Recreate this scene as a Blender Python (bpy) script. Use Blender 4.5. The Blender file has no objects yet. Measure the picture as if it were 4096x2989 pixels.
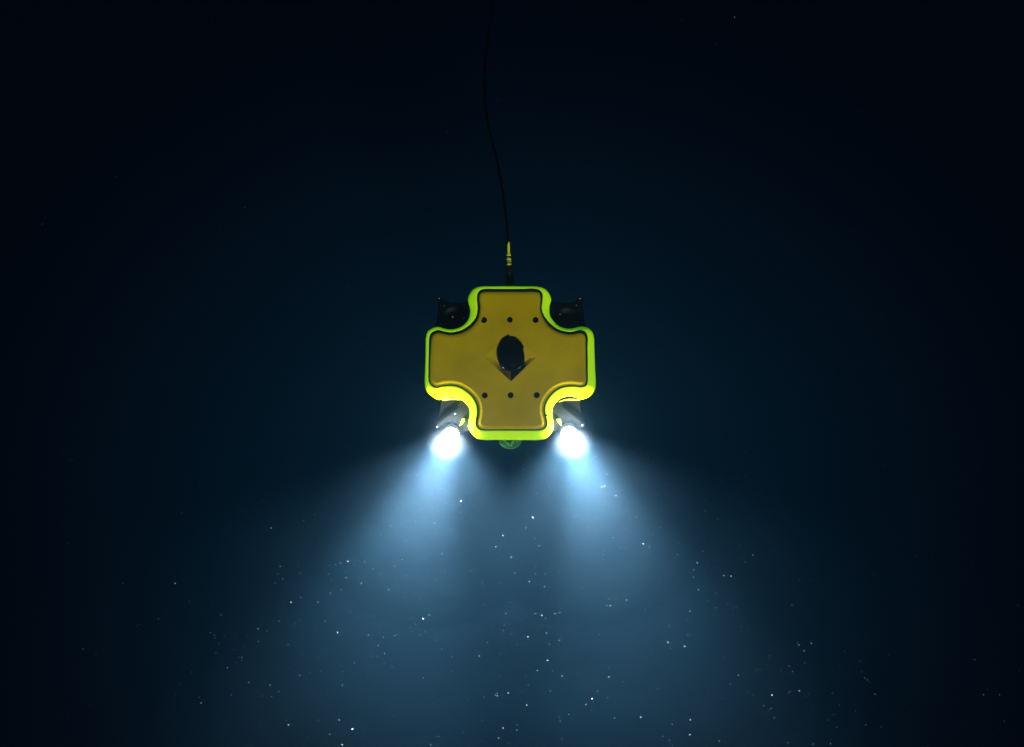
import bpy, bmesh, math, random
from mathutils import Vector, Matrix
from mathutils.geometry import delaunay_2d_cdt

random.seed(11)
C = bpy.context.scene.collection
sc = bpy.context.scene

# ------------------------------------------------------------------ camera
D = 4.17                       # metres from camera to the vehicle's mid plane
S = 3.0 / 4096                 # metres per photograph pixel on that plane
cam_d = bpy.data.cameras.new('camera')
cam = bpy.data.objects.new('camera', cam_d)
C.objects.link(cam)
cam.location = (0, -D, 0)
cam.rotation_euler = (math.pi / 2, 0, 0)
cam_d.lens = 50.04
cam_d.sensor_width = 36
cam_d.clip_start = 0.05
cam_d.clip_end = 200
sc.camera = cam

# ------------------------------------------------------------------ world, light, exposure
w = bpy.data.worlds.new('World')
sc.world = w
w.use_nodes = True
bg = w.node_tree.nodes['Background']
bg.inputs[0].default_value = (0.0, 0.36, 1.0, 1)
bg.inputs[1].default_value = 0.0045

low_fill_d = bpy.data.lights.new('low_fill', 'SUN')  # added fill from below and in front, stands in for an unseen source
low_fill_d.energy = 2.5
low_fill_d.angle = math.radians(6)
low_fill_d.color = (1.0, 0.97, 0.9)
low_fill = bpy.data.objects.new('low_fill', low_fill_d)
C.objects.link(low_fill)
FILL_DIR = Vector((-0.22, 0.78, 0.60)).normalized()       # the way the light travels
low_fill.rotation_euler = (-FILL_DIR).to_track_quat('Z', 'Y').to_euler()
low_fill.location = -FILL_DIR * 3

sc.view_settings.view_transform = 'Standard'
sc.view_settings.look = 'None'
sc.view_settings.exposure = 0
sc.view_settings.gamma = 1
sc.view_settings.use_curve_mapping = False
sc.cycles.volume_bounces = 2
sc.cycles.volume_step_rate = 3.0
sc.cycles.max_bounces = 8
sc.cycles.use_denoising = True
sc.cycles.sample_clamp_indirect = 4.0

# ------------------------------------------------------------------ materials
def principled(name, col, rough=0.5, metal=0.0, spec=0.5, noise=0.0, nscale=30, bump=0.0, coat=0.0, rough_var=0.0):
    m = bpy.data.materials.new(name)
    m.use_nodes = True
    nt = m.node_tree
    b = nt.nodes['Principled BSDF']
    b.inputs['Base Color'].default_value = (*col, 1)
    b.inputs['Roughness'].default_value = rough
    b.inputs['Metallic'].default_value = metal
    b.inputs['Specular IOR Level'].default_value = spec
    b.inputs['Coat Weight'].default_value = coat
    tc = nt.nodes.new('ShaderNodeTexCoord')
    if noise:
        n = nt.nodes.new('ShaderNodeTexNoise')
        n.inputs['Scale'].default_value = nscale
        n.inputs['Detail'].default_value = 6
        nt.links.new(tc.outputs['Object'], n.inputs['Vector'])
        r = nt.nodes.new('ShaderNodeValToRGB')
        r.color_ramp.elements[0].position = 0.3
        r.color_ramp.elements[1].position = 0.7
        r.color_ramp.elements[0].color = (*[c * (1 - noise) for c in col], 1)
        r.color_ramp.elements[1].color = (*[min(1, c * (1 + noise)) for c in col], 1)
        nt.links.new(n.outputs['Fac'], r.inputs['Fac'])
        nt.links.new(r.outputs['Color'], b.inputs['Base Color'])
    if rough_var:
        n3 = nt.nodes.new('ShaderNodeTexNoise')
        n3.inputs['Scale'].default_value = nscale * 2.3
        nt.links.new(tc.outputs['Object'], n3.inputs['Vector'])
        mr = nt.nodes.new('ShaderNodeMapRange')
        mr.inputs['To Min'].default_value = rough - rough_var
        mr.inputs['To Max'].default_value = rough + rough_var
        nt.links.new(n3.outputs['Fac'], mr.inputs['Value'])
        nt.links.new(mr.outputs['Result'], b.inputs['Roughness'])
    if bump:
        n2 = nt.nodes.new('ShaderNodeTexNoise')
        n2.inputs['Scale'].default_value = nscale * 5
        n2.inputs['Detail'].default_value = 4
        nt.links.new(tc.outputs['Object'], n2.inputs['Vector'])
        bp = nt.nodes.new('ShaderNodeBump')
        bp.inputs['Strength'].default_value = bump
        bp.inputs['Distance'].default_value = 0.002
        nt.links.new(n2.outputs['Fac'], bp.inputs['Height'])
        nt.links.new(bp.outputs['Normal'], b.inputs['Normal'])
    return m

M = {}
M['rim'] = principled('rim_with_glow', (0.74, 0.93, 0.006), 0.6, spec=0.03, noise=0.05, nscale=9, bump=0.04)
M['panel'] = principled('olive_yellow_plastic', (0.49, 0.34, 0.0), 0.6, spec=0.02, noise=0.13, nscale=9, bump=0.10, rough_var=0.08)
M['dark_gap'] = principled('dark_green_shade', (0.002, 0.009, 0.003), 0.5, spec=0.3)
M['black'] = principled('black_plastic', (0.0014, 0.0014, 0.0014), 0.45, spec=0.06, noise=0.3, nscale=25, bump=0.05)
M['lit_black'] = principled('lit_black_plastic', (0.005, 0.005, 0.0045), 0.55, spec=0.08, noise=0.4, nscale=40, bump=0.1)  # the housings' black plastic again, lamp light put into a lighter colour
M['dome'] = principled('black_glossy_lens', (0.002, 0.002, 0.002), 0.12, spec=0.06)
M['hole'] = principled('hole_inside', (0.002, 0.004, 0.003), 0.8, spec=0.1)
M['rubber'] = principled('cable_rubber', (0.0006, 0.0006, 0.0008), 0.7, spec=0.04)
M['plug'] = principled('plug_rubber', (0.005, 0.005, 0.004), 0.5, spec=0.3, bump=0.1, noise=0.2)
M['yellow'] = principled('bright_yellow_plastic', (0.85, 0.85, 0.015), 0.4, spec=0.4, noise=0.12, nscale=60)
M['glint_white'] = principled('painted_glint', (0.9, 0.9, 0.9), 0.3)  # plain white for the painted highlights on the housings
M['reflector'] = principled('lamp_bezel', (0.012, 0.012, 0.013), 0.5, spec=0.2)
M['brass'] = principled('brass_bits', (0.60, 0.52, 0.08), 0.35, metal=0.2, noise=0.3, nscale=80)
M['snow'] = principled('marine_snow_flake', (0.36, 0.44, 0.47), 0.8, spec=0.1)

rb = M['rim'].node_tree.nodes['Principled BSDF']          # emission added to the rim stands in for scattered light on it
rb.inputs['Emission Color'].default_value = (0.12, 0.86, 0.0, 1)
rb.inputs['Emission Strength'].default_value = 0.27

g = bpy.data.materials.new('green_dome_glass')
g.use_nodes = True
gb = g.node_tree.nodes['Principled BSDF']
gb.inputs['Base Color'].default_value = (0.30, 0.85, 0.30, 1)
gb.inputs['Roughness'].default_value = 0.12
gb.inputs['Transmission Weight'].default_value = 0.9
gb.inputs['IOR'].default_value = 1.15
M['glass'] = g

def emissive(name, col, strength):
    m = bpy.data.materials.new(name)
    m.use_nodes = True
    b = m.node_tree.nodes['Principled BSDF']
    b.inputs['Base Color'].default_value = (0.8, 0.8, 0.8, 1)
    b.inputs['Emission Color'].default_value = (*col, 1)
    b.inputs['Emission Strength'].default_value = strength
    return m
M['led'] = emissive('lit_lamp_lens', (0.92, 0.97, 1.0), 14)

# ------------------------------------------------------------------ helpers
def link(name, me, mat, parent=None):
    o = bpy.data.objects.new(name, me)
    C.objects.link(o)
    if mat is not None and not me.materials:
        me.materials.append(mat)
    if parent is not None:
        o.parent = parent
    return o

def obj(name, bm, mat, parent=None, smooth=True, flat_front=False):
    bmesh.ops.remove_doubles(bm, verts=bm.verts, dist=1e-6)
    bmesh.ops.recalc_face_normals(bm, faces=bm.faces)
    me = bpy.data.meshes.new(name)
    bm.to_mesh(me)
    bm.free()
    if smooth:
        for p in me.polygons:
            p.use_smooth = True
        me.set_sharp_from_angle(angle=math.radians(38))
        if flat_front:
            for p in me.polygons:
                if p.normal.y < -0.9999: p.use_smooth = False
    return link(name, me, mat, parent)

def tag(o, label=None, cat=None, group=None, kind=None):
    if label: o['label'] = label
    if cat: o['category'] = cat
    if group: o['group'] = group
    if kind: o['kind'] = kind

def P(sx, sy, y=0.0):
    """a point of the vehicle drawing (photograph units) at depth y"""
    k = S * (D + y) / D
    return Vector(((sx - 2048) * k, y, (1494.5 - sy) * k))

def K(x, y):                       # units of the first drawing sheet
    return (1600 + x * 0.48432, 1050 + y * 0.48432)

def spline_closed(pts, n):
    out = []
    N = len(pts)
    for i in range(N):
        p0, p1, p2, p3 = (Vector(pts[(i + k - 1) % N]) for k in range(4))
        a = 0.5
        t0 = 0.0
        t1 = t0 + max(1e-6, (p1 - p0).length) ** a
        t2 = t1 + max(1e-6, (p2 - p1).length) ** a
        t3 = t2 + max(1e-6, (p3 - p2).length) ** a
        for k in range(n):
            t = t1 + (t2 - t1) * k / n
            A1 = (t1 - t) / (t1 - t0) * p0 + (t - t0) / (t1 - t0) * p1
            A2 = (t2 - t) / (t2 - t1) * p1 + (t - t1) / (t2 - t1) * p2
            A3 = (t3 - t) / (t3 - t2) * p2 + (t - t2) / (t3 - t2) * p3
            B1 = (t2 - t) / (t2 - t0) * A1 + (t - t0) / (t2 - t0) * A2
            B2 = (t3 - t) / (t3 - t1) * A2 + (t - t1) / (t3 - t1) * A3
            out.append((t2 - t) / (t2 - t1) * B1 + (t - t1) / (t2 - t1) * B2)
    return out

def resample(seg, n):
    L = [0.0]
    for a, b in zip(seg, seg[1:]):
        L.append(L[-1] + (b - a).length)
    out, j = [], 0
    for k in range(n):
        t = L[-1] * k / n
        while j < len(L) - 2 and L[j + 1] < t:
            j += 1
        f = (t - L[j]) / max(1e-9, L[j + 1] - L[j])
        out.append(seg[j].lerp(seg[j + 1], f))
    return out

def outline(sections, per=56, sub=10):
    pts = [K(*p) for s in sections for p in s]
    dense = spline_closed(pts, sub)
    out, i = [], 0
    N = len(dense)
    for s in sections:
        j = i + len(s) * sub
        seg = [dense[k % N] for k in range(i, j + 1)]
        out += resample(seg, per)
        i = j
    return out

def offset(poly, d):
    """move a closed clockwise outline (photograph units) inward by d units"""
    N = len(poly)
    res = []
    for i in range(N):
        t = (poly[(i + 2) % N] - poly[(i - 2) % N]).normalized()
        res.append(poly[i] + Vector((-t.y, t.x)) * d)
    return res

def strip(bm, A, B, closed=True):
    n = len(A)
    for i in range(n if closed else n - 1):
        j = (i + 1) % n
        f = [A[i], A[j], B[j], B[i]]
        u = []
        for v in f:
            if v not in u: u.append(v)
        if len(u) > 2:
            try: bm.faces.new(u)
            except ValueError: pass

def ring(bm, poly, y):
    ys = y if callable(y) else (lambda i: y)
    return [bm.verts.new(P(p.x, p.y, ys(i))) for i, p in enumerate(poly)]

def inside(pt, poly):
    c = False
    n = len(poly)
    j = n - 1
    for i in range(n):
        a, b = poly[i], poly[j]
        if (a.y > pt.y) != (b.y > pt.y) and pt.x < (b.x - a.x) * (pt.y - a.y) / (b.y - a.y) + a.x:
            c = not c
        j = i
    return c

def fill(bm, outer, holes, y, extra=()):
    """flat sheet inside outer with holes left open"""
    vs, es = [], []
    for loop in [outer] + list(holes):
        b = len(vs)
        vs += [Vector(p) for p in loop]
        es += [(b + i, b + (i + 1) % len(loop)) for i in range(len(loop))]
    vs += [Vector(p) for p in extra]
    V, E, F, _, _, _ = delaunay_2d_cdt(vs, es, [], 0, 1e-5)
    bv = [bm.verts.new(P(p.x, p.y, y)) for p in V]
    for f in F:
        c = sum((V[i] for i in f), Vector((0, 0))) / len(f)
        if inside(c, outer) and not any(inside(c, h) for h in holes):
            bm.faces.new([bv[i] for i in f])

def lathe(bm, prof, origin, axis, seg=32, ry=1.0):
    """prof: list of (radius, height along axis); ry squashes the depth"""
    q = Vector(axis).normalized().to_track_quat('Z', 'Y')
    rings = []
    for r, h in prof:
        if r < 1e-6:
            rings.append([bm.verts.new(Vector(origin) + q @ Vector((0, 0, h)))])
        else:
            rings.append([bm.verts.new(Vector(origin) + q @ Vector((r * math.cos(2 * math.pi * k / seg),
                          r * ry * math.sin(2 * math.pi * k / seg), h))) for k in range(seg)])
    for A, B in zip(rings, rings[1:]):
        for k in range(seg):
            j = (k + 1) % seg
            f = [A[k % len(A)], A[j % len(A)], B[j % len(B)], B[k % len(B)]]
            u = []
            for v in f:
                if v not in u: u.append(v)
            if len(u) > 2: bm.faces.new(u)

def tube(bm, pts, rad, seg=12):
    pts = [Vector(p) for p in pts]
    up = Vector((0, 1, 0.01)).normalized()
    rs = rad if isinstance(rad, (list, tuple)) else [rad] * len(pts)
    prev = None
    for i, p in enumerate(pts):
        t = (pts[min(i + 1, len(pts) - 1)] - pts[max(i - 1, 0)]).normalized()
        a = t.cross(up).normalized()
        b = t.cross(a).normalized()
        rg = [bm.verts.new(p + (a * math.cos(2 * math.pi * k / seg) + b * math.sin(2 * math.pi * k / seg)) * rs[i]) for k in range(seg)]
        if prev:
            for k in range(seg):
                j = (k + 1) % seg
                bm.faces.new([prev[k], prev[j], rg[j], rg[k]])
        else:
            bm.faces.new(rg[::-1])
        prev = rg
    bm.faces.new(prev)

# ------------------------------------------------------------------ the water
HALF_W, TOP, BOT, NEAR, FAR = 5.0, 4.0, -5.0, -4.6, 3.2
bm = bmesh.new()
bmesh.ops.create_cube(bm, size=1.0, matrix=Matrix.Translation(((0), (NEAR + FAR) / 2, (TOP + BOT) / 2)) @
                      Matrix.Diagonal((2 * HALF_W, FAR - NEAR, TOP - BOT, 1)))
wm = bpy.data.materials.new('sea_water')
wm.use_nodes = True
nt = wm.node_tree
nt.nodes.remove(nt.nodes['Principled BSDF'])
vs_ = nt.nodes.new('ShaderNodeVolumeScatter')
vs_.inputs['Color'].default_value = (0.27, 0.66, 1.0, 1)
vs_.inputs['Density'].default_value = 0.004
vs_.inputs['Anisotropy'].default_value = 0.7
va = nt.nodes.new('ShaderNodeVolumeAbsorption')
va.inputs['Color'].default_value = (0.5, 0.65, 0.75, 1)
va.inputs['Density'].default_value = 0.10
ad = nt.nodes.new('ShaderNodeAddShader')
nt.links.new(vs_.outputs[0], ad.inputs[0])
nt.links.new(va.outputs[0], ad.inputs[1])
nt.links.new(ad.outputs[0], nt.nodes['Material Output'].inputs['Volume'])
try:
    wm.cycles.homogeneous_volume = True
    wm.cycles.volume_sampling = 'MULTIPLE_IMPORTANCE'
except Exception:
    pass
water = obj('water', bm, wm, smooth=False)
tag(water, kind='structure', label='dark blue sea water all around the underwater vehicle')

# ------------------------------------------------------------------ the vehicle
rov = bpy.data.objects.new('underwater_drone', None)
C.objects.link(rov)
rov.empty_display_size = 0.05
tag(rov, 'yellow cross shaped underwater drone with yellow green rim and two lit lamps', 'underwater drone')

OUT = outline([
    [(900, 196), (1020, 197), (1140, 200), (1200, 220), (1235, 262), (1249, 310), (1238, 350), (1234, 395), (1240, 440), (1265, 480)],
    [(1305, 520), (1355, 542), (1410, 548), (1450, 540), (1495, 530), (1545, 538), (1585, 568), (1602, 620), (1605, 700)],
    [(1609, 800), (1612, 880), (1617, 990), (1610, 1050), (1575, 1100), (1533, 1124), (1490, 1133), (1455, 1117), (1400, 1106), (1350, 1115)],
    [(1298, 1145), (1265, 1190), (1254, 1240), (1260, 1290), (1268, 1345), (1260, 1390), (1236, 1427), (1200, 1455), (1150, 1466), (1020, 1467)],
    [(900, 1467), (790, 1466), (680, 1465), (630, 1450), (590, 1410), (566, 1360), (570, 1310), (580, 1250), (572, 1200)],
    [(540, 1160), (490, 1125), (430, 1111), (380, 1118), (318, 1134), (260, 1105), (215, 1055), (204, 1000), (206, 900)],
    [(209, 800), (211, 700), (213, 620), (228, 572), (268, 543), (318, 532), (360, 545), (410, 553), (460, 548)],
    [(510, 528), (555, 485), (576, 435), (577, 385), (568, 345), (560, 305), (575, 260), (610, 218), (660, 200), (780, 197)],
])
INN = outline([
    [(900, 218), (1020, 217), (1105, 215), (1150, 226), (1175, 258), (1172, 341), (1169, 380), (1187, 434), (1210, 468)],
    [(1237, 500), (1303, 549), (1385, 572), (1433, 570), (1493, 557), (1530, 572), (1548, 611), (1547, 700)],
    [(1549, 800), (1550, 900), (1550, 975), (1543, 1007), (1525, 1023), (1490, 1031), (1440, 1024), (1390, 1024), (1335, 1035), (1280, 1065)],
    [(1238, 1108), (1204, 1165), (1196, 1225), (1207, 1280), (1215, 1330), (1205, 1362), (1165, 1384), (1030, 1388)],
    [(900, 1388), (790, 1388), (690, 1387), (650, 1375), (626, 1342), (627, 1310), (638, 1240), (632, 1180)],
    [(600, 1115), (540, 1060), (480, 1028), (420, 1018), (360, 1023), (300, 1036), (260, 1018), (237, 980), (234, 900)],
    [(236, 800), (238, 700), (242, 620), (255, 585), (285, 565), (320, 558), (355, 567), (410, 577), (460, 572)],
    [(520, 552), (580, 510), (625, 455), (640, 395), (640, 350), (635, 300), (641, 255), (662, 228), (700, 218), (800, 218)],
])
PAN = outline([
    [(900, 236), (1020, 236), (1120, 236), (1150, 247), (1164, 285), (1162, 341), (1160, 385), (1176, 440), (1198, 480)],
    [(1228, 518), (1295, 563), (1385, 587), (1433, 585), (1487, 576), (1518, 588), (1535, 620), (1536, 700)],
    [(1538, 800), (1540, 900), (1541, 972), (1535, 1003), (1520, 1018), (1490, 1026), (1440, 1020), (1390, 1020), (1332, 1031), (1276, 1061)],
    [(1234, 1104), (1200, 1162), (1190, 1225), (1202, 1280), (1210, 1330), (1201, 1359), (1163, 1380), (1030, 1384)],
    [(900, 1384), (790, 1384), (690, 1383), (654, 1371), (631, 1340), (632, 1310), (644, 1240), (638, 1180)],
    [(606, 1113), (544, 1057), (482, 1024), (420, 1014), (360, 1019), (302, 1031), (264, 1014), (243, 980), (242, 900)],
    [(245, 800), (250, 700), (256, 628), (270, 598), (293, 580), (322, 575), (355, 582), (410, 592), (462, 587)],
    [(526, 567), (590, 525), (637, 465), (654, 398), (655, 350), (650, 300), (655, 262), (672, 244), (705, 237), (800, 236)],
])
N = len(OUT)

# rim: rounded band, side wall and underside
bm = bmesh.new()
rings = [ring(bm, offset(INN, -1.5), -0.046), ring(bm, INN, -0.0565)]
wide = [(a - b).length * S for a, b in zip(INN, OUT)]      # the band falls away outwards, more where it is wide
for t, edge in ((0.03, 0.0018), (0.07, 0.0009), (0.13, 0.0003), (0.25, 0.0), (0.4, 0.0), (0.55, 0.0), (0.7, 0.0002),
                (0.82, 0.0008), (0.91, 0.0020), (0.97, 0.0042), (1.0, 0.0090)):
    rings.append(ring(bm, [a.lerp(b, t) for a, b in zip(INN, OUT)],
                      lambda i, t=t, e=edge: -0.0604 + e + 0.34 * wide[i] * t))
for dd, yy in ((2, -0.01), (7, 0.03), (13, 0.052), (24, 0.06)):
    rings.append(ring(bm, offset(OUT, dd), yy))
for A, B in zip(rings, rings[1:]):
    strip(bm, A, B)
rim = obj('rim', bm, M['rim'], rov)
tag(rim, 'yellow green rounded rim, scattered light added as emission, following the cross outline')

bm = bmesh.new()
fill(bm, offset(OUT, 24), [], 0.0595)
obj('underside_plate', bm, M['black'], rov, smooth=False)

# dark strip along the groove between rim and panel, shade put into its colour
bm = bmesh.new()
sr = [ring(bm, offset(INN, d), y_) for d, y_ in ((0.3, -0.0572), (0.9, -0.0570), (1.2, -0.050))] + [ring(bm, offset(PAN, 2.4), -0.050)]
for A, B in zip(sr, sr[1:]):
    strip(bm, A, B)
obj('dark_gap', bm, M['dark_gap'], rov, smooth=False)

# diamond recess and hole outlines
def Q(x, y):
    return Vector((1900 + x * 0.15739, 1300 + y * 0.15739))
left, bottom, right, top = Q(232, 822), Q(915, 1432), Q(1543, 832), Q(905, 236)
low_edge = [left.lerp(bottom, k / 12) for k in range(12)] + [bottom.lerp(right, k / 12) for k in range(13)]
up_edge = [left.lerp(top, k / 12) for k in range(12)] + [top.lerp(right, k / 12) for k in range(13)]
diamond = low_edge + up_edge[-2:0:-1]
hole_c = [(693, 475, 26.5), (907, 473, 25), (1120, 475, 26), (700, 1097, 26), (914, 1096, 26), (1129, 1095, 26.5)]
holes = []
for hx, hy, r in hole_c:
    c = Vector(K(hx, hy))
    holes.append([c + Vector((math.cos(2 * math.pi * k / 28), math.sin(2 * math.pi * k / 28))) * r * 0.484 for k in range(28)])

YP = -0.0600                   # the panel's face
bm = bmesh.new()
prof = [(0, -0.048), (0.6, -0.0535), (2.5, -0.0562), (6, -0.0581), (11, -0.0594), (17, YP)]
offs = [offset(PAN, d + 1.2) for d, _ in prof]
rr = [ring(bm, o_, y_) for o_, (_, y_) in zip(offs, prof)]
for A, B in zip(rr, rr[1:]):
    strip(bm, A, B)
fill(bm, offs[-1], holes + [diamond], YP)
# rounded lip of each hole, going down into the panel
for h in holes:
    c = sum(h, Vector((0, 0))) / len(h)
    loops = [ring(bm, [c + (p - c) * s_ for p in h], y_) for s_, y_ in ((1, YP), (0.95, YP + 0.0006), (0.92, YP + 0.002), (0.92, YP + 0.012))]
    for A, B in zip(loops, loops[1:]):
        strip(bm, A, B)
# the recess itself: steep lower faces, gentle upper ones
crv = [(232, 822, 0), (350, 832, .003), (455, 855, .0065), (530, 905, .011), (590, 985, .016), (650, 1060, .0205), (730, 1130, .025), (820, 1180, .028),
       (915, 1200, .030), (1010, 1180, .028), (1100, 1120, .025), (1180, 1050, .0205), (1240, 985, .016), (1300, 910, .011), (1385, 858, .0065), (1470, 838, .003), (1543, 832, 0)]
def crv_at(t):
    f = t * (len(crv) - 1)
    i = min(int(f), len(crv) - 2)
    f -= i
    a, b = crv[i], crv[i + 1]
    v = [a[k] + (b[k] - a[k]) * f for k in range(3)]
    return Q(v[0], v[1]), v[2]
cl = []
for k in range(25):
    q, d = crv_at(k / 24)
    d *= 0.95
    cl.append(bm.verts.new(P(q.x, q.y, YP + d)))
lo = [bm.verts.new(P(p.x, p.y, YP)) for p in low_edge]
up = [bm.verts.new(P(p.x, p.y, YP)) for p in up_edge]
strip(bm, lo, cl, closed=False)
strip(bm, cl, up, closed=False)
panel = obj('top_panel', bm, M['panel'], rov, flat_front=True)
tag(panel, 'dull olive yellow cross shaped cover panel with six holes and a diamond recess')

for h in holes:
    c = sum(h, Vector((0, 0))) / len(h)
    bm = bmesh.new()
    lathe(bm, [(0.0, -0.001), (0.0042, 0), (0.0082, 0.0005), (0.0092, 0)], P(c.x, c.y, YP + 0.010), (0, -1, 0), 20)
    obj('screw_hole', bm, M['hole'], rov)

# black oval lens in the recess
oval = [(820, 300), (868, 272), (886, 290), (858, 330), (862, 350), (910, 338), (985, 320), (1040, 338), (1100, 380), (1180, 450), (1225, 520), (1250, 565), (1232, 598),
        (1240, 660), (1262, 790), (1264, 900), (1250, 990), (1200, 1060), (1080, 1150), (930, 1195), (800, 1168), (690, 1100),
        (612, 1000), (575, 870), (558, 740), (575, 600), (640, 450), (720, 355)]
ov = spline_closed([Q(*p) for p in oval], 4)
cc = Q(905, 760)
bm = bmesh.new()
lv = []
for s_, yy in ((0.97, -0.020), (1.0, -0.052), (1.0, YP - 0.003), (0.975, YP - 0.0075), (0.93, YP - 0.0105), (0.86, YP - 0.0125), (0.8, YP - 0.0120), (0.72, YP - 0.0128),
               (0.5, YP - 0.0165), (0.25, YP - 0.0185)):
    lv.append(ring(bm, [cc + (p - cc) * s_ for p in ov], yy))
for A, B in zip(lv, lv[1:]):
    strip(bm, A, B)
cv = bm.verts.new(P(cc.x, cc.y, YP - 0.019))
for i in range(len(ov)):
    bm.faces.new([lv[-1][i], lv[-1][(i + 1) % len(ov)], cv])
port = obj('lens_cover', bm, M['dome'], rov)
tag(port, 'glossy black oval lens cover in the diamond recess')

# four thruster housings in the notches
def housing(outer_pts, centre, rad, glints, strut, label):
    pts = spline_closed([Vector(K(*p)) for p in outer_pts], 5)
    area = sum(a.x * b.y - b.x * a.y for a, b in zip(pts, pts[1:] + pts[:1]))
    if area < 0: pts.reverse()
    bm = bmesh.new()
    lv = [ring(bm, offset(pts, d), y_) for d, y_ in ((6, 0.052), (0, 0.04), (0, -0.002), (1.5, -0.008), (5, -0.011))]
    for A, B in zip(lv, lv[1:]):
        strip(bm, A, B)
    c = Vector(K(*centre))
    r = rad * 0.484
    circ = [c + Vector((math.cos(2 * math.pi * k / 36), math.sin(2 * math.pi * k / 36))) * r for k in range(36)]
    fill(bm, offset(pts, 5), [] if strut else [circ], -0.011)
    fill(bm, offset(pts, 6), [], 0.052)
    # bowl of the duct
    if not strut:
        pr = [ring(bm, [c + (p - c) * s_ for p in circ], y_) for s_, y_ in ((1, -0.011), (0.985, -0.0095), (0.95, -0.006), (0.9, -0.002), (0.7, 0.003), (0.4, 0.006))]
        for A, B in zip(pr, pr[1:]):
            strip(bm, A, B)
        bm.faces.new(pr[-1])
    h = obj('thruster_housing', bm, M['lit_black'] if strut else M['black'], rov)
    h['label'] = label
    bm = bmesh.new()
    cp = P(c.x, c.y, -0.011)
    R = rad * 0.484 * S
    if not strut:
        lathe(bm, [(R * 0.97, 0), (R * 0.985, 0.0012), (R * 1.0, 0.0015), (R * 1.015, 0.0012), (R * 1.02, 0)], cp, (0, -1, 0), 40)
        obj('duct_ring', bm, M['black'], h)
    else:
        bm.free()
    for bx, by, br in glints:  # highlights on the housing, modelled as small white specks
        bm = bmesh.new()
        q = K(bx, by)
        lathe(bm, [(br, 0), (br, br * 0.5), (br * 0.7, br * 0.95), (br * 0.3, br * 1.15), (0, br * 1.2)], P(q[0], q[1], -0.0105), (0, -1, 0), 10)
        obj('glint', bm, M['glint_white'], h)
    if strut:
        bm = bmesh.new()
        (x0, y0), (x1, y1) = strut
        q0, q1 = K(x0, y0), K(x1, y1)
        tube(bm, [P(q0[0], q0[1], -0.018), P((q0[0] + q1[0]) / 2, (q0[1] + q1[1]) / 2, -0.021), P(q1[0], q1[1], -0.018)], [0.003, 0.0042, 0.003], 10)
        obj('strut', bm, M['rubber'], h)
    return h

def mir(p, ax=912):
    return (2 * ax - p[0], p[1])
UL = [(318, 286), (345, 296), (400, 330), (450, 336), (510, 334), (560, 326), (620, 330), (660, 400), (640, 520), (560, 600), (430, 640), (300, 620), (284, 560), (300, 480), (312, 400), (314, 330)]
LL = [(332, 1120), (327, 1180), (316, 1240), (304, 1295), (291, 1345), (300, 1358), (318, 1360), (360, 1385), (420, 1402), (500, 1405), (570, 1395), (620, 1330), (640, 1240), (600, 1120), (520, 1060), (400, 1050)]
b0 = 0.0016
housing(UL, (440, 455), 112, [(324, 298, b0 * 1.1), (365, 357, b0 * .5), (435, 451, b0), (528, 460, b0 * .8), (334, 507, b0 * .6)], None,
        'black thruster housing with a pointed corner, unlit')
housing([mir(p) for p in UL], mir((440, 462)), 112, [(1487, 298, b0), (1457, 355, b0 * .8), (1322, 430, b0 * .7), (1472, 490, b0 * .5)], None,
        'black thruster housing with a pointed corner, unlit')
housing(LL, (445, 1250), 112, [(306, 1359, b0 * 1.5), (455, 1251, b0 * 1.1)], ((296, 1342), (480, 1192)),
        'dark thruster housing with a strut, washed by lamp light')
housing([mir(p) for p in LL], mir((445, 1250)), 112, [(1506, 1345, b0 * 1.3)], ((1520, 1330), (1344, 1186)),
        'dark thruster housing with a strut, washed by lamp light')

# yellow ledges in the lower notches
for pts in ([(345, 1128), (400, 1119), (450, 1123), (500, 1140), (460, 1136), (400, 1138), (355, 1143)],
            [(1308, 1155), (1345, 1136), (1400, 1126), (1460, 1130), (1486, 1139), (1440, 1143), (1380, 1142), (1330, 1150)]):
    pp = spline_closed([Vector(K(*p)) for p in pts], 5)
    area = sum(a.x * b.y - b.x * a.y for a, b in zip(pp, pp[1:] + pp[:1]))
    if area < 0: pp.reverse()
    bm = bmesh.new()
    A = ring(bm, pp, 0.004); B = ring(bm, pp, -0.022)
    strip(bm, A, B)
    fill(bm, pp, [], -0.022); fill(bm, pp, [], 0.004)
    obj('ledge', bm, M['brass'], rov)

# small yellow clips above the lamps
for pts in ([(518, 1287), (533, 1292), (536, 1307), (524, 1325), (505, 1342), (488, 1354), (497, 1332), (508, 1308)],
            [(1292, 1297), (1303, 1290), (1324, 1293), (1328, 1310), (1333, 1336), (1324, 1342), (1308, 1326), (1297, 1312)]):
    pp = spline_closed([Vector(K(*p)) for p in pts], 5)
    c = sum(pp, Vector((0, 0))) / len(pp)
    bm = bmesh.new()
    L = [ring(bm, [c + (p - c) * s_ for p in pp], y_) for s_, y_ in ((1, -0.008), (1, -0.020), (0.85, -0.0235), (0.5, -0.0255))]
    for A, B in zip(L, L[1:]):
        strip(bm, A, B)
    bm.faces.new(L[-1])
    obj('clip', bm, M['yellow'], rov)

# drain hole in the rim
bm = bmesh.new()
q = K(1211, 1263)
lathe(bm, [(0.0045, 0), (0.0045, 0.0012), (0.003, 0.002), (0, 0.002)], P(q[0], q[1], -0.0602), (0.1, -1, 0), 16, ry=0.6)
obj('drain_hole_shade', bm, M['dark_gap'], rov)

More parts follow.
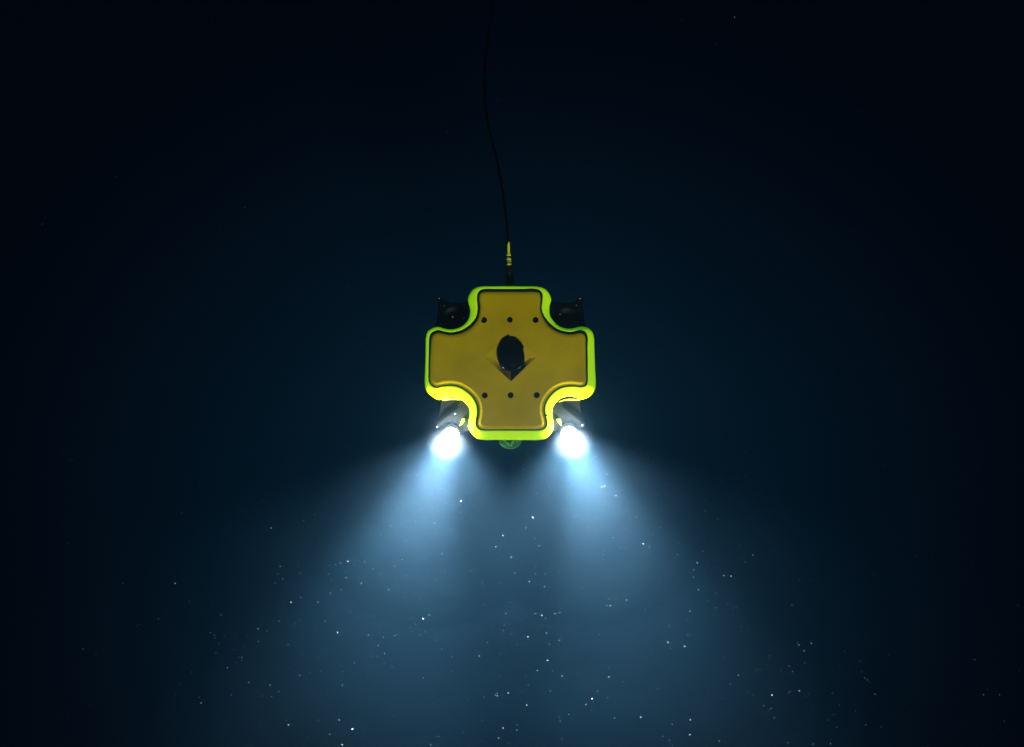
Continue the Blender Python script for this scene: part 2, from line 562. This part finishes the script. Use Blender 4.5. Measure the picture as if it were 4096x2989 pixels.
# camera dome under the nose
q = K(910, 1462)
c = P(q[0], q[1], -0.012)
R = 96 * 0.484 * S
bm = bmesh.new()
lathe(bm, [(R, -0.006)] + [(R * math.cos(a), 0.0285 * math.sin(a)) for a in [k * math.pi / 2 / 10 for k in range(11)]], c, (0, 0, -1), 36, ry=0.95)
dome = obj('camera_dome', bm, M['glass'], rov)
dome['label'] = 'green glass camera dome under the nose'
bm = bmesh.new()
lathe(bm, [(0.013, -0.004), (0.013, 0.010), (0.010, 0.014), (0.006, 0.013), (0, 0.011)], c, (0.1, -0.5, -1), 24)
obj('camera_lens', bm, M['dome'], dome)
bm = bmesh.new()
tube(bm, [c + Vector((-0.020, -0.016, 0.0)), c + Vector((-0.006, -0.018, -0.012)), c + Vector((0.001, -0.019, -0.017)), c + Vector((0.007, -0.018, -0.009)), c + Vector((0.010, -0.017, -0.002))],
     [0.0018, 0.003, 0.0042, 0.003, 0.0016], 8)
obj('camera_bracket', bm, M['brass'], dome)

# ------------------------------------------------------------------ lamps
for (lx, ly, sgn) in ((424, 1416, -1), (1393, 1407, 1)):
    q = K(lx, ly)
    c = P(q[0], q[1], -0.022)
    ax = Vector((sgn * 0.12, -0.78, -0.60)).normalized()
    bm = bmesh.new()
    lathe(bm, [(0, -0.026), (0.012, -0.026), (0.018, -0.022), (0.022, -0.014), (0.0245, -0.006), (0.025, -0.003), (0.024, 0.0), (0.022, -0.001)], c, ax, 36)
    lamp = obj('lamp', bm, M['reflector'], rov)
    lamp['label'] = 'round lamp with a blinding white lens'
    bm = bmesh.new()
    lathe(bm, [(0.022 * math.cos(k * math.pi / 16), 0.023 * math.sin(k * math.pi / 16) - 0.001) for k in range(8)] + [(0, 0.022)], c, ax, 32)
    obj('lamp_lens', bm, M['led'], lamp)
    # the beam, a narrow core inside a wide flood
    for nm, power, deg, blend, lean in (('lamp_beam', 1700, 64, 1.0, 0.33), ('lamp_flood', 480, 136, 1.0, 0.16)):
        sd = bpy.data.lights.new(nm, 'SPOT')
        sd.energy = power
        sd.color = (1.0, 0.93, 0.97)
        sd.spot_size = math.radians(deg)
        sd.spot_blend = blend
        sd.shadow_soft_size = 0.024
        so = bpy.data.objects.new(nm, sd)
        C.objects.link(so)
        so.location = c + Vector((0, -0.034, 0.009))
        bx = Vector((sgn * lean, -0.14, -0.95)).normalized()
        so.rotation_euler = (-bx).to_track_quat('Z', 'Y').to_euler()
        so.parent = lamp
    # what the lens throws all round
    pd = bpy.data.lights.new('lamp_glow', 'POINT')
    pd.energy = 5.5
    pd.color = (0.9, 0.96, 1.0)
    pd.shadow_soft_size = 0.006
    po = bpy.data.objects.new('lamp_glow', pd)
    C.objects.link(po)
    po.location = c + Vector((0, -0.034, 0.006))
    po.parent = lamp

# ------------------------------------------------------------------ haze volumes added for lamp halos, beam tone and background glow
def glow_haze(name, loc, scale, dens, power, col, g_, cloud, label):
    hm = bpy.data.materials.new('glow_haze')
    hm.use_nodes = True
    nt = hm.node_tree
    nt.nodes.remove(nt.nodes['Principled BSDF'])
    tc = nt.nodes.new('ShaderNodeTexCoord')
    gr = nt.nodes.new('ShaderNodeTexGradient')
    gr.gradient_type = 'SPHERICAL'
    mp = nt.nodes.new('ShaderNodeMath'); mp.operation = 'POWER'; mp.inputs[1].default_value = power
    mu = nt.nodes.new('ShaderNodeMath'); mu.operation = 'MULTIPLY'; mu.inputs[1].default_value = dens
    vsn = nt.nodes.new('ShaderNodeVolumeScatter')
    vsn.inputs['Color'].default_value = (*col, 1)
    vsn.inputs['Anisotropy'].default_value = g_
    nt.links.new(tc.outputs['Object'], gr.inputs['Vector'])
    nt.links.new(gr.outputs['Fac'], mp.inputs[0])
    nt.links.new(mp.outputs[0], mu.inputs[0])
    out = mu.outputs[0]
    if cloud:
        no = nt.nodes.new('ShaderNodeTexNoise')
        no.inputs['Scale'].default_value = cloud
        no.inputs['Detail'].default_value = 3
        no.inputs['Distortion'].default_value = 0.6
        nt.links.new(tc.outputs['Object'], no.inputs['Vector'])
        mr = nt.nodes.new('ShaderNodeMapRange')
        mr.inputs['From Min'].default_value = 0.3
        mr.inputs['From Max'].default_value = 0.7
        mr.inputs['To Min'].default_value = 0.55
        mr.inputs['To Max'].default_value = 1.45
        nt.links.new(no.outputs['Fac'], mr.inputs['Value'])
        m2 = nt.nodes.new('ShaderNodeMath'); m2.operation = 'MULTIPLY'
        nt.links.new(out, m2.inputs[0]); nt.links.new(mr.outputs['Result'], m2.inputs[1])
        out = m2.outputs[0]
    nt.links.new(out, vsn.inputs['Density'])
    nt.links.new(vsn.outputs[0], nt.nodes['Material Output'].inputs['Volume'])
    try:
        hm.cycles.volume_sampling = 'MULTIPLE_IMPORTANCE'
    except Exception:
        pass
    bm = bmesh.new()
    bmesh.ops.create_icosphere(bm, subdivisions=4, radius=1.0)
    me = bpy.data.meshes.new(name)
    bm.to_mesh(me); bm.free()
    o = link(name, me, hm)
    o.location = loc
    o.scale = scale
    tag(o, kind='stuff', label=label)
glow_haze('lower_glow_haze', Vector((0.0, 0.35, -0.28)), (1.8, 1.2, 1.6), 0.057, 1.7, (0.19, 0.63, 1.0), 0.6, 3.2, 'thin blue haze added for the glow of the water under the drone')
glow_haze('back_glow_haze', Vector((0.0, 1.75, -0.42)), (2.5, 1.3, 2.0), 0.095, 1.2, (0.01, 0.42, 1.0), 0.0, 0, 'blue haze added for a glow in the water far behind the drone')
for (hx, hy) in ((415, 1440), (1400, 1430)):
    q = K(hx, hy)
    glow_haze('beam_glow_haze', P(q[0], q[1], 0.0) + Vector((math.copysign(0.06, hx - 900), 0, -0.14)), (0.40, 0.34, 0.42), 0.010, 1.2, (0.72, 0.86, 1.0), 0.3, 2.2, 'whitish haze added to whiten a lamp beam close to the drone')
    glow_haze('lamp_halo_haze', P(q[0], q[1], -0.04) + Vector((0, 0, 0.012)), (0.09, 0.09, 0.09), 0.20, 1.4, (0.80, 0.93, 1.0), 0.0, 0, 'pale haze added for the halo round a drone lamp')

# ------------------------------------------------------------------ tether
tether = bpy.data.objects.new('tether', None)
C.objects.link(tether)
tether.location = P(2037, 1140, 0)
tether.empty_display_size = 0.03
tag(tether, 'thin black cable with a yellow sleeve and black plug rising from the drone', 'cable')
def tpart(name, bm, mat):
    o = obj(name, bm, mat, tether)
    o.matrix_parent_inverse = Matrix.Translation(-tether.location)
    return o
cp = [(1092, -420), (1096, -200), (1089, -60), (1087, 0), (1083, 60), (1075, 120), (1071, 190), (1074, 240), (1085, 300), (1100, 360), (1112, 430), (1120, 490), (1123.5, 540)]
dense = []
for i in range(len(cp) - 1):
    p0, p1, p2, p3 = (Vector(cp[max(0, min(len(cp) - 1, i + k - 1))]) for k in range(4))
    for k in range(8):
        t = k / 8
        dense.append(0.5 * ((2 * p1) + (p2 - p0) * t + (2 * p0 - 5 * p1 + 4 * p2 - p3) * t * t + (3 * p1 - p0 - 3 * p2 + p3) * t ** 3))
dense.append(Vector(cp[-1]))
def depth(v):                    # the slack cable also sways in depth
    f = max(0.0, (540 - v) / 540)
    return 0.10 * math.sin(f * 2.2) * f
bm = bmesh.new()
tube(bm, [P(p.x * 1.8092, p.y * 1.8092, depth(p.y)) for p in dense], 0.0038, 12)
tpart('cable', bm, M['rubber'])
def T(y):
    return P(1950 + 548 * 0.15734, 940 + y * 0.15734, 0)
u = 0.15734 * S
def turned(name, prof, mat, tilt=0.0, x=0):
    bm = bmesh.new()
    o_ = T(prof[0][1])
    o_ = o_ + Vector((x * u, 0, 0))
    lathe(bm, [(r * u, (y - prof[0][1]) * u) for r, y in prof], o_, (math.sin(tilt), 0, -math.cos(tilt)), 20)
    return tpart(name, bm, mat)
turned('strain_relief', [(0, 178), (26, 180), (33, 190), (34, 260), (36, 440), (40, 470), (52, 490), (60, 505), (60, 525), (54, 534), (0, 534)], M['yellow'], x=-14, tilt=0.012)
turned('neck', [(0, 520), (34, 520), (36, 640), (40, 790), (0, 790)], M['plug'])
turned('bead', [(0, 560), (22, 563), (44, 580), (58, 605), (65, 632), (62, 648), (0, 650)], M['yellow'], tilt=-0.10)
turned('washer', [(0, 668), (30, 668), (62, 684), (64, 696), (0, 698)], M['yellow'], tilt=0.10)
turned('washer', [(0, 727), (50, 727), (61, 740), (61, 764), (50, 770), (0, 770)], M['yellow'], tilt=0.03)
turned('plug', [(0, 785), (60, 785), (88, 800), (96, 830), (100, 1000), (104, 1240), (104, 1330), (0, 1330)], M['plug'], x=8)

# ------------------------------------------------------------------ marine snow
bm = bmesh.new()
rnd = random.Random(5)
def flake(p, r):
    n0 = len(bm.verts)
    res = bmesh.ops.create_icosphere(bm, subdivisions=1, radius=r, matrix=Matrix.Translation(p))
    for v in res['verts']:
        v.co = p + (v.co - p) * rnd.uniform(0.7, 1.25)
    if rnd.random() < 0.2:                       # some flakes are stringy
        d = Vector((rnd.gauss(0, 1), rnd.gauss(0, 1), rnd.gauss(0, 1))).normalized()
        for v in res['verts']:
            v.co += d * (v.co - p).dot(d) * 1.3
for i in range(4600):
    y = rnd.uniform(-0.75, 0.9)
    x = rnd.uniform(-1.7, 1.7)
    z = rnd.uniform(-1.35, 1.15)
    if abs(x) < 0.30 and -0.3 < z < 0.32 and -0.12 < y < 0.12:
        continue
    dens = (0.45 + 0.55 * (1 + (z + 0.2) / 1.15)) if z < -0.2 else 0.04
    if z < -0.2 and abs(x) > 0.35 - z * 0.8: dens *= 0.22
    if rnd.random() > dens: continue
    r = 0.00070 * math.exp(rnd.gauss(0, 0.3))
    flake(Vector((x, y, z)), min(r, 0.0010))
me = bpy.data.meshes.new('marine_snow')
bm.to_mesh(me); bm.free()
snow = link('marine_snow', me, M['snow'])
tag(snow, 'tiny white specks drifting in the water, brightest in the lamp beams', 'marine snow', kind='stuff')
